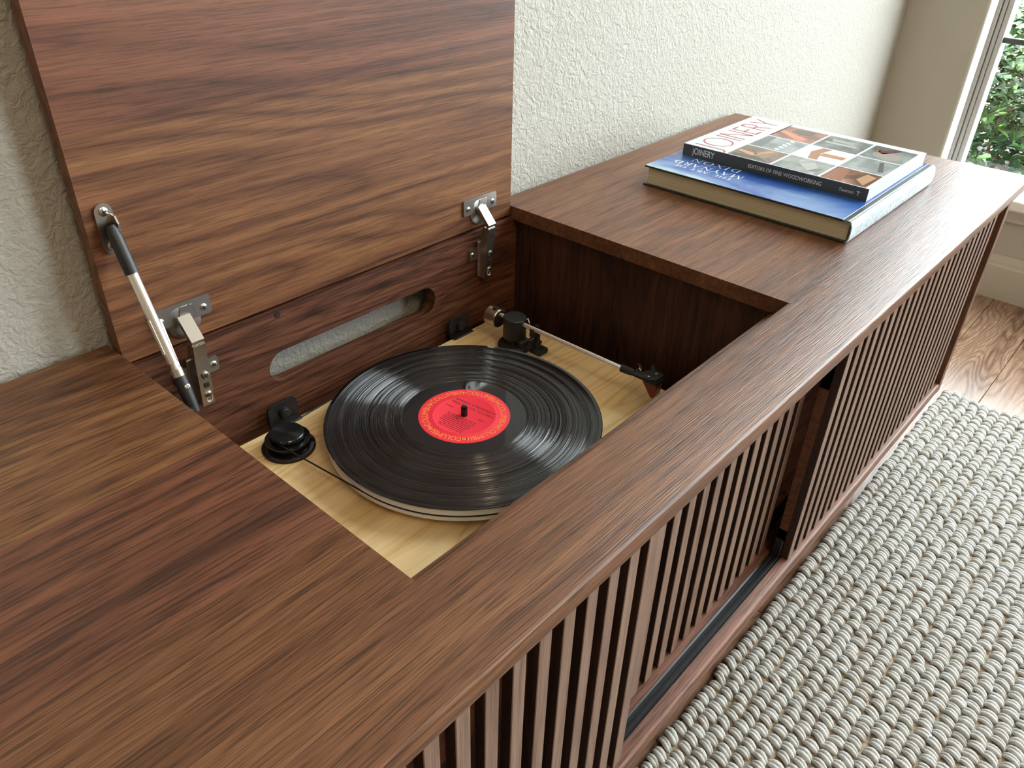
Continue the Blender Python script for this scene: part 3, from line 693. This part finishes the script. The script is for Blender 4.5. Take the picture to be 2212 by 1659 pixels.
lever = nb(); box(lever, TX - .004, TX + .024, TY - .0280, TY - .0150, ZP + .008, ZP + .0125, .0015); box(lever, TX - .010, TX + .004, TY - .022, TY - .013, ZP + .010, ZP + .019, .0015); obj('cueing_platform', lever, 'matte', arm)
bm = nb(); box(bm, TX + .004, TX + .022, TY - .041, TY - .024, ZP + .0002, ZP + .0085, .003); obj('rest_foot', bm, 'matte', arm)
bm = nb(); lathe(bm, [(0, ZP + .007), (.0050, ZP + .007), (.0050, ZP + .016), (.0036, ZP + .017), (.0036, ZP + .030), (0, ZP + .030)], (TX + .0105, TY - .030, 0), 20); obj('arm_rest', bm, 'matte', arm, smooth=40)
bm = nb(); prism(bm, [(-.0062, 0), (.0062, 0), (.0062, .013), (.0040, .013), (.0036, .0052), (-.0030, .0052), (-.0034, .0105), (-.0062, .0105)], lambda a, b, d: Vector((TX + .0035 + a, d, ZP + .0296 + b)), TY - .0335, TY - .0275); obj('arm_clip', bm, 'matte', arm)
bm = nb(); tube(bm, [(TX - .012, TY - .020, ZP + .019), (TX + .004, TY - .026, ZP + .024), (TX + .011, TY - .026, ZP + .0235)], .0014, 8); obj('cue_lever', bm, 'black', arm, smooth=60)
HX, HY, HZ = TX + .006, .1400, AZ - .002
bm = nb(); tube(bm, [(HX - .0002, HY + .004, HZ), (HX + .0008, HY - .007, HZ), (HX + .0014, HY - .0125, HZ)], [.0046, .0046, .0036], 18); obj('headshell_collar', bm, 'matte', arm, smooth=40)
hs = [(-.0045, -.006), (.0050, -.008), (.0105, -.0210), (.0185, -.0240), (.0265, -.0200), (.0330, -.0195), (.0275, -.0240), (.0225, -.0285), (.0215, -.0365), (.0195, -.0420), (.0040, -.0420), (.0, -.0360)]
bm = nb(); prism(bm, hs, lambda a, b, d: Vector((HX + a, HY + b, d)), HZ - .0014, HZ + .0014); obj('headshell', bm, 'matte', arm)
bm = nb(); prism(bm, [(-.0190, 0), (-.0420, 0), (-.0420, -.012), (-.0400, -.0235), (-.0365, -.0235)], lambda a, b, d: Vector((HX + d, HY + a, HZ - .0015 + b)), .0045, .0185); obj('cartridge', bm, 'red_plastic', arm)
bm = nb(); box(bm, HX + .0035, HX + .0190, HY - .0435, HY - .0260, HZ - .0075, HZ - .0014, .0008, 1); obj('cartridge_body', bm, 'matte', arm)
bm = nb(); place2d(bm, text2d('Red', .0050), (HX + .0100, HY - .0436, HZ - .0200), (0, 0, 1), (-1, 0, 0)); obj('lettering', bm, 'white_ink', arm)
for a, b in ((.0050, -.0310), (.0155, -.0345)):
    bm = nb(); lathe(bm, [(0, 0), (.0017, 0), (.0017, .001), (0, .0014)], (HX + a, HY + b, HZ + .0014), 14); obj('screw', bm, 'nickel', arm, smooth=40)
for k in range(2):
    bm = nb(); q = [(HX + .008 + .004 * math.sin(a), HY - .012 - .002 * k - .002 * a / 3, HZ + .0045 + .0045 * math.cos(a)) for a in [i * 2 * PI / 14 for i in range(12)]]
    tube(bm, q, .00035, 5); obj('lead_wire', bm, 'nickel', arm)

# ------------------------------------------------------------------ record
rec = thing('vinyl_record', 'black vinyl record with red paper label lying on the platter', 'record', (CXR, CYR, -.1196))
prof = [(.0, -.1196), (.1495, -.1196), (.1508, -.1190), (.1508, -.1180), (.1500, -.1174), (.1462, -.1176), (.1462, -.11765)]
bm = nb(); lathe(bm, [(0, 0), (.1495, 0), (.1508, .0006), (.1508, .0015), (.1500, .0021), (.1468, .0019)], (CXR, CYR, -.1196), 200); disc = obj('disc', bm, 'vinyl_smooth', rec, smooth=25)
bm = nb(); tracks = [.1468, .1320, .1185, .1060, .0945, .0845, .0760, .0680]
for a, b in zip(tracks, tracks[1:]):
    lathe(bm, [(a, .00190), (a - .0004, .00195), (b + .0012, .00195), (b + .0008, .00190), (b + .0004, .00170), (b, .00190)], (CXR, CYR, -.1196), 200)
obj('grooves', bm, 'groove', rec, smooth=25)
bm = nb(); lathe(bm, [(.0680, .0019), (.0505, .0019), (.0500, .0019)], (CXR, CYR, -.1196), 200); obj('run_out', bm, 'vinyl_smooth', rec, smooth=25)
bm = nb(); lathe(bm, [(.0503, .0017), (.0500, .0021), (.0350, .0021), (.0346, .00225), (.0342, .0021), (.0036, .0021)], (CXR, CYR, -.1196), 120); lab = obj('record_label', bm, 'red_label', rec, smooth=25)
ZL = -.1196 + .0022
ua = math.radians(-82.6); TR = Vector((math.cos(ua), math.sin(ua), 0)); TU = Vector((-math.sin(ua), math.cos(ua), 0))
bm = nb()
ring = 6; cv = text2d('COLUMBIA', .0084, 1.0); wd = max(a for a, b in cv[0])
for k in range(ring):
    a_mid = math.radians(180 + 60 * k + 14)
    def fn(a, b, am=a_mid):
        r = .0398 + b * 1.2; ang = am - ((a - wd / 2) * 1.0) / .0425
        return Vector((CXR + r * math.cos(ang), CYR + r * math.sin(ang), ZL + .00004))
    place2d(bm, cv, (0, 0, 0), (1, 0, 0), (0, 1, 0), fn=fn)
    for s_ in (-.0021, .0021):                # the pair of round marks between the words
        am = a_mid - math.radians(30); rr_ = .0430; c0 = (CXR + rr_ * math.cos(am + s_ / rr_), CYR + rr_ * math.sin(am + s_ / rr_), ZL)
        lathe(bm, [(.0, .00004), (.0019, .00004), (.0019, 0)], c0, 14)
obj('lettering', bm, 'orange_ink', lab, label='orange ring of lettering')
bm = nb(); c0 = Vector((CXR, CYR, ZL + .00004))
place2d(bm, text2d("BARBRA STREISAND'S", .0052, 1.05, 'CENTER'), c0 + TU * .0185 , TR, TU)
place2d(bm, text2d('GREATEST HITS, VOLUME II', .0046, 1.0, 'CENTER'), c0 + TU * .0125, TR, TU)
place2d(bm, text2d('SIDE 1', .0036, 1.0, 'LEFT'), c0 + TU * .0010 + TR * .0170, TR, TU)
place2d(bm, text2d('STEREO', .0030, 1.0, 'LEFT'), c0 + TU * .0035 - TR * .0290, TR, TU)
rl = random.Random(3)
for k in range(9):                            # the track list: lines too small to read in the photo
    y = -.0060 - k * .0028; half = .0190 if k < 6 else .0150
    x = -half + rl.uniform(0, .003)
    while x < half:
        w = rl.uniform(.0015, .0042); v = [c0 + TR * a + TU * b for a, b in ((x, y), (x + w, y), (x + w, y + .0007), (x, y + .0007))]
        bm.faces.new([bm.verts.new(p) for p in v]); x += w + .0008
obj('lettering', bm, 'black_ink', lab, label='black print')

# ------------------------------------------------------------------ books
BX0, BX1, BY0, BY1, BT = .7395, 1.0490, .0185, .3235, .0290
bk = thing('art_book', 'thick hardcover art book with blue painted sky jacket under the other book', 'book', ((BX0 + BX1) / 2, (BY0 + BY1) / 2, 0))
obj('page_block', box(nb(), BX0 + .004, BX1 - .004, BY0 + .004, BY1 - .005, .0026, BT - .0026), 'pages', bk)
obj('back_cover', box(nb(), BX0, BX1, BY0 + .002, BY1, 0, .0027, .0008, 2), 'board_green', bk)
bm = nb(); box(bm, BX0, BX1, BY0 + .002, BY1, BT - .0028, BT - .0002, .0008, 2); obj('front_cover', bm, 'board_green', bk)
jk = obj('jacket_front', box(nb(), BX0 + .0003, BX1 - .0003, BY0 + .0125, BY1 - .0003, BT - .0003, BT + .0001), 'sky_jacket', bk)
# rounded spine in its jacket
sp = [(BY0 + .0130, BT + .0001), (BY0 + .0090, BT - .0010), (BY0 + .0045, BT + .0002), (BY0 + .0012, BT - .0012), (BY0 - .0008, BT * .78), (BY0 - .0014, BT * .5), (BY0 - .0008, BT * .22), (BY0 + .0012, .0010), (BY0 + .0040, .0002)]
inn = [(y + .0012, z * .90 + .0014) for y, z in reversed(sp[3:])] + [(BY0 + .0095, BT - .0026), (BY0 + .0130, BT - .0012)]
bm = nb(); prism(bm, sp + inn, lambda a, b, d: Vector((d, a, b)), BX0, BX1); obj('jacket_spine', bm, 'jacket_spine', bk, smooth=40)
bm = nb(); V, F, w = roman('THE ART OF MAYNARD DIXON', .0105, .06)
sc = .225 / w; place2d(bm, ([(a * sc, b) for a, b in V], F), (BX0 + .012, BY0 - .0016, .0075), (1, 0, 0), (0, 0, 1)); obj('lettering', bm, 'white_ink', bk, label='white spine lettering')
bm = nb(); rt, up = Vector((0, 1, 0)), Vector((-1, 0, 0))
for s_, size, x, y, wid in (('THE ART OF', .0080, .7760, .2020, .094), ('MAYNARD', .0140, .7950, .1950, .1110), ('DIXON', .0140, .8175, .2100, .0790)):
    V, F, w = roman(s_, size, .12); k_ = wid / w; place2d(bm, ([(a * k_, b) for a, b in V], F), (x, y, BT + .00016), rt, up)
obj('lettering', bm, 'white_ink', bk, label='white title lettering on the jacket')

JX0, JX1, JY0, JY1, JZ0, JZ1 = .8215, 1.0400, .0345, .3115, BT + .0003, BT + .0172
jb = thing('woodworking_book', 'paperback with red title and grid of photos, topmost of the two books', 'book', ((JX0 + JX1) / 2, (JY0 + JY1) / 2, JZ0))
obj('page_block', box(nb(), JX0 + .0006, JX1 - .0015, JY0 + .0004, JY1 - .0004, JZ0 + .0005, JZ1 - .0005), 'pages_white', jb)
obj('back_cover', box(nb(), JX0, JX1, JY0, JY1, JZ0, JZ0 + .0005), 'cover_white', jb)
obj('spine', box(nb(), JX0 - .0004, JX0 + .0003, JY0, JY1, JZ0, JZ1 - .0001), 'spine_grey', jb)
obj('front_cover', box(nb(), JX0 - .0002, JX1, JY0, JY1, JZ1 - .0005, JZ1), 'cover_white', jb)
def thin(letter, w=.07):                       # light sans capitals for the title
    q = []
    def ln(x0, y0, x1, y1):
        d = Vector((x1 - x0, y1 - y0)); n = Vector((-d.y, d.x)).normalized() * w / 2
        q.append(((x0 + n.x, y0 + n.y), (x0 - n.x, y0 - n.y), (x1 - n.x, y1 - n.y), (x1 + n.x, y1 + n.y)))
    def ar(cx, cy, rx_, ry_, a0, a1, n=14):
        q.extend(_arc(cx, cy, rx_ + w / 2, ry_ + w / 2, a0, a1, w, w * 1.2, n))
    if letter == 'J': ln(.30, 1, .30, 0); ar(.08, 0, .22, .24, -100, 0, 8); return .34, q
    if letter == 'O': ar(.5, .5, .46, .5, 0, 360, 36); return 1.0, q
    if letter == 'I': ln(.05, 0, .05, 1); return .1, q
    if letter == 'N': ln(.05, 0, .05, 1); ln(.05, 1, .68, 0); ln(.68, 0, .68, 1); return .73, q
    if letter == 'E': ln(.05, 0, .05, 1); ln(.03, .97, .46, .97); ln(.03, .5, .42, .5); ln(.03, .03, .46, .03); return .48, q
    if letter == 'R': ln(.05, 0, .05, 1); ln(.03, .97, .26, .97); ln(.03, .48, .26, .48); ar(.26, .725, .20, .245, -90, 90, 10); ln(.24, .48, .52, 0); return .54, q
    ln(.03, 1, .32, .46); ln(.62, 1, .32, .46); ln(.32, .48, .32, 0); return .65, q
bm = nb(); V, F, x = [], [], 0.
for ch in 'JOINERY':
    w, qs = thin(ch)
    for q in qs: F.append(tuple(range(len(V), len(V) + 4))); V += [(x + a, b) for a, b in q]
    x += w + .15
k_ = .2065 / (x - .15); place2d(bm, ([(a * k_, b * .0420) for a, b in V], F), (JX0 - .002, .2567, JZ1 + .00010), (1, 0, 0), (0, 1, 0)); obj('title_lettering', bm, 'pink_ink', jb)
bm = nb(); box(bm, JX1 - .085, JX1 - .006, .2400, .2424, JZ1, JZ1 + .00008); obj('subtitle', bm, 'spine_grey', jb)
bm = nb(); V, F = text2d('JOINERY', .0135, .95); w = max(a for a, b in V); place2d(bm, ([(a * .036 / w, b) for a, b in V], F), (JX0 - .0005, JY1 - .016, JZ0 + .0045), (0, -1, 0), (0, 0, 1))
V, F = text2d('EDITORS OF', .0072); w = max(a for a, b in V); place2d(bm, ([(a * .036 / w, b) for a, b in V], F), (JX0 - .0005, JY1 - .106, JZ0 + .0055), (0, -1, 0), (0, 0, 1))
V, F = text2d('FINE WOODWORKING', .0080); w = max(a for a, b in V); place2d(bm, ([(a * .070 / w, b) for a, b in V], F), (JX0 - .0005, JY1 - .1445, JZ0 + .0053), (0, -1, 0), (0, 0, 1))
V, F = text2d('Taunton', .0062); w = max(a for a, b in V); place2d(bm, ([(a * .020 / w, b) for a, b in V], F), (JX0 - .0005, JY0 + .0385, JZ0 + .006), (0, -1, 0), (0, 0, 1))
V, F = text2d('T', .0085); place2d(bm, (V, F), (JX0 - .0005, JY0 + .0150, JZ0 + .005), (0, -1, 0), (0, 0, 1))
obj('spine_lettering', bm, 'white_ink', jb)
def photo_mat(i, a, b, c):
    m = mat('cover_photo_%d' % i, a, .25); t = NT(m); p = t.sep(t.pos())
    f = t.noise(t.comb(t.math('MULTIPLY', p[0], 22.), t.math('MULTIPLY', p[1], 28.), i * 3.1), 1., 3., .5, .4)
    t.l.new(t.ramp(f, [(.34, a), (.5, b), (.66, c)]), t.b.inputs['Base Color']); return m
gx = [JX0 - .0003, .8860, .9530, 1.0252]; gy = [JY0 + .0040, .1040, .1740, .2430]
cells = {  # (column from spine, row from the foot): three tones
 (0, 2): ((.10, .075, .06), (.17, .12, .09), (.26, .16, .10)), (1, 2): ((.17, .19, .20), (.25, .28, .29), (.33, .36, .37)), (2, 2): ((.17, .08, .06), (.30, .13, .09), (.50, .22, .15)),
 (0, 1): ((.13, .14, .14), (.22, .24, .23), (.36, .38, .36)), (1, 1): ((.62, .63, .62), (.70, .70, .68), (.78, .76, .72)), (2, 1): ((.06, .07, .07), (.13, .15, .15), (.24, .26, .26)),
 (0, 0): ((.09, .04, .025), (.24, .10, .055), (.34, .17, .10)), (1, 0): ((.14, .16, .16), (.22, .25, .25), (.34, .37, .37)), (2, 0): ((.08, .10, .10), (.16, .19, .19), (.30, .32, .31))}
bits = {  # shapes pictured in the photos: polygons in cell units
 (0, 2): [([(.30, .55), (.42, .95), (.56, .95), (.48, .50)], (.52, .24, .10)), ([(.36, .48), (.48, .58), (.90, .40), (.86, .28)], (.42, .20, .10)), ([(.05, .05), (.30, .40), (.20, .95), (.05, .95)], (.055, .045, .04))],
 (1, 2): [([(.08 + .2 * k, .42), (.18 + .2 * k, .42), (.14 + .2 * k, .30), (.04 + .2 * k, .30)], (.62, .66, .68)) for k in range(5)] + [([(.02, .70), (.98, .78), (.98, .98), (.02, .98)], (.12, .14, .15))],
 (2, 2): [([(.05, .30), (.45, .95), (.62, .95), (.30, .20)], (.62, .20, .12)), ([(.52, .25), (.95, .25), (.95, .75), (.60, .75)], (.10, .06, .05))],
 (0, 1): [([(.18, .30), (.50, .18), (.86, .40), (.55, .62)], (.34, .36, .34)), ([(.18, .30), (.50, .18), (.50, .06), (.20, .15)], (.14, .15, .15))],
 (1, 1): [([(.02, .45), (.55, .58), (.98, .50), (.98, .70), (.55, .80), (.02, .66)], (.30, .125, .055)), ([(.35, .55), (.62, .55), (.62, .04), (.40, .04)], (.36, .16, .07))],
 (2, 1): [([(.40, .2), (.52, .2), (.52, .9), (.40, .9)], (.36, .38, .37)), ([(.60, .3), (.78, .35), (.78, .85), (.60, .8)], (.30, .31, .30))],
 (0, 0): [([(.10, .10), (.40, .36), (.90, .30), (.80, .06)], (.42, .25, .14)), ([(.05, .55), (.95, .70), (.95, .95), (.05, .95)], (.26, .085, .04))],
 (1, 0): [([(.15, .2), (.85, .42), (.90, .34), (.20, .1)], (.09, .10, .10))],
 (2, 0): [([(.05, .35), (.20, .75), (.45, .85), (.62, .55), (.50, .20), (.20, .15)], (.30, .27, .24)), ([(.45, .62), (.55, .78), (.70, .80), (.78, .66), (.95, .46), (.97, .34), (.80, .40), (.62, .50)], (.10, .025, .02)), ([(.50, .76), (.58, .84), (.70, .82), (.66, .74)], (.40, .13, .11))]}
i_ = 0; mc = {}
for (cx_, ry_), tones in cells.items():
    i_ += 1; x0, x1, y0, y1 = gx[cx_] + .0018, gx[cx_ + 1] - .0018, gy[ry_] + .0018, gy[ry_ + 1] - .0018
    ph = obj('cover_photo', box(nb(), x0, x1, y0, y1, JZ1 - .0001, JZ1 + .00008), photo_mat(i_, *tones), jb)
    for poly, colr in bits[(cx_, ry_)]:
        if colr not in mc: mc[colr] = mat('photo_ink', colr, .25)
        bm = nb(); prism(bm, [(x0 + (x1 - x0) * a, y0 + (y1 - y0) * b) for a, b in poly], lambda a, b, d: Vector((a, b, d)), JZ1 + .00006, JZ1 + .00014); obj('pictured_shape', bm, mc[colr], ph)

# ------------------------------------------------------------------ rug
RX0, RX1, RY0, RY1 = -.12, 1.462, -1.02, -.040
rug = thing('woven_rug', 'chunky off-white woven wool rug in front of the console', 'rug', ((RX0 + RX1) / 2, (RY0 + RY1) / 2, FZ))
obj('backing', box(nb(), RX0, RX1, RY0, RY1 - .004, FZ + .0002, FZ + .006, .001, 1), 'jute', rug)
r = np.random.default_rng(11)
NS, NR = 8, 7
th = np.linspace(0.06, PI - .06, NS); 
tmpl = []
for i, a in enumerate(th):
    e = .0041 * (.40 + .60 * math.sin(a))
    cy, cz = -math.cos(a), math.sin(a)
    for k in range(NR):
        q = 2 * PI * k / NR + .3
        tmpl.append((math.cos(q) * e, cy, cz, math.sin(q) * e, -math.cos(a), math.sin(a)))
tmpl = np.array(tmpl)
faces = []
for i in range(NS - 1):
    for k in range(NR): faces.append((i * NR + k, i * NR + (k + 1) % NR, (i + 1) * NR + (k + 1) % NR, (i + 1) * NR + k))
faces = np.array(faces); VV, FF = [], []; cnt = 0
PITCH, STEP = .0196, .0152
nrow = int((RY1 - RY0) / PITCH)
for j in range(nrow):
    yc = RY1 - .009 - j * PITCH
    x = RX0 + r.uniform(0, STEP)
    while x < RX1 + r.uniform(-.004, .004):
        hl = r.uniform(.0085, .0106); hh = r.uniform(.0070, .0102); sk = r.normal(.22, .12); yo = r.normal(0, .0012); st = STEP * r.uniform(.84, 1.18)
        for ply in (0, 1):
            xo = x + (ply - .5) * st * .37; s = st / STEP * r.uniform(.86, 1.02)
            cyv, czv = tmpl[:, 1] * hl, tmpl[:, 2] * hh
            px = x + (xo - x) * (.25 + .75 * tmpl[:, 2] ** .7) + tmpl[:, 0] * s + sk * cyv
            py = yc + yo + cyv * .95 + tmpl[:, 3] * tmpl[:, 4] * s
            pz = FZ + .0035 + czv + tmpl[:, 3] * tmpl[:, 5] * s
            VV.append(np.stack([px, py, pz], 1)); FF.append(faces + cnt); cnt += len(tmpl)
        x += st
VV = np.concatenate(VV); FF = np.concatenate(FF)
off = np.array(ROOT[rug.name]); me = bpy.data.meshes.new('loops')
me.from_pydata((VV + np.array((0, 0, TZ)) - off).tolist(), [], FF.tolist()); me.materials.append(M['wool']); me.shade_smooth()
lo = bpy.data.objects.new('wool_loops', me); COL.objects.link(lo); lo.parent = rug; lo['kind'] = 'stuff'
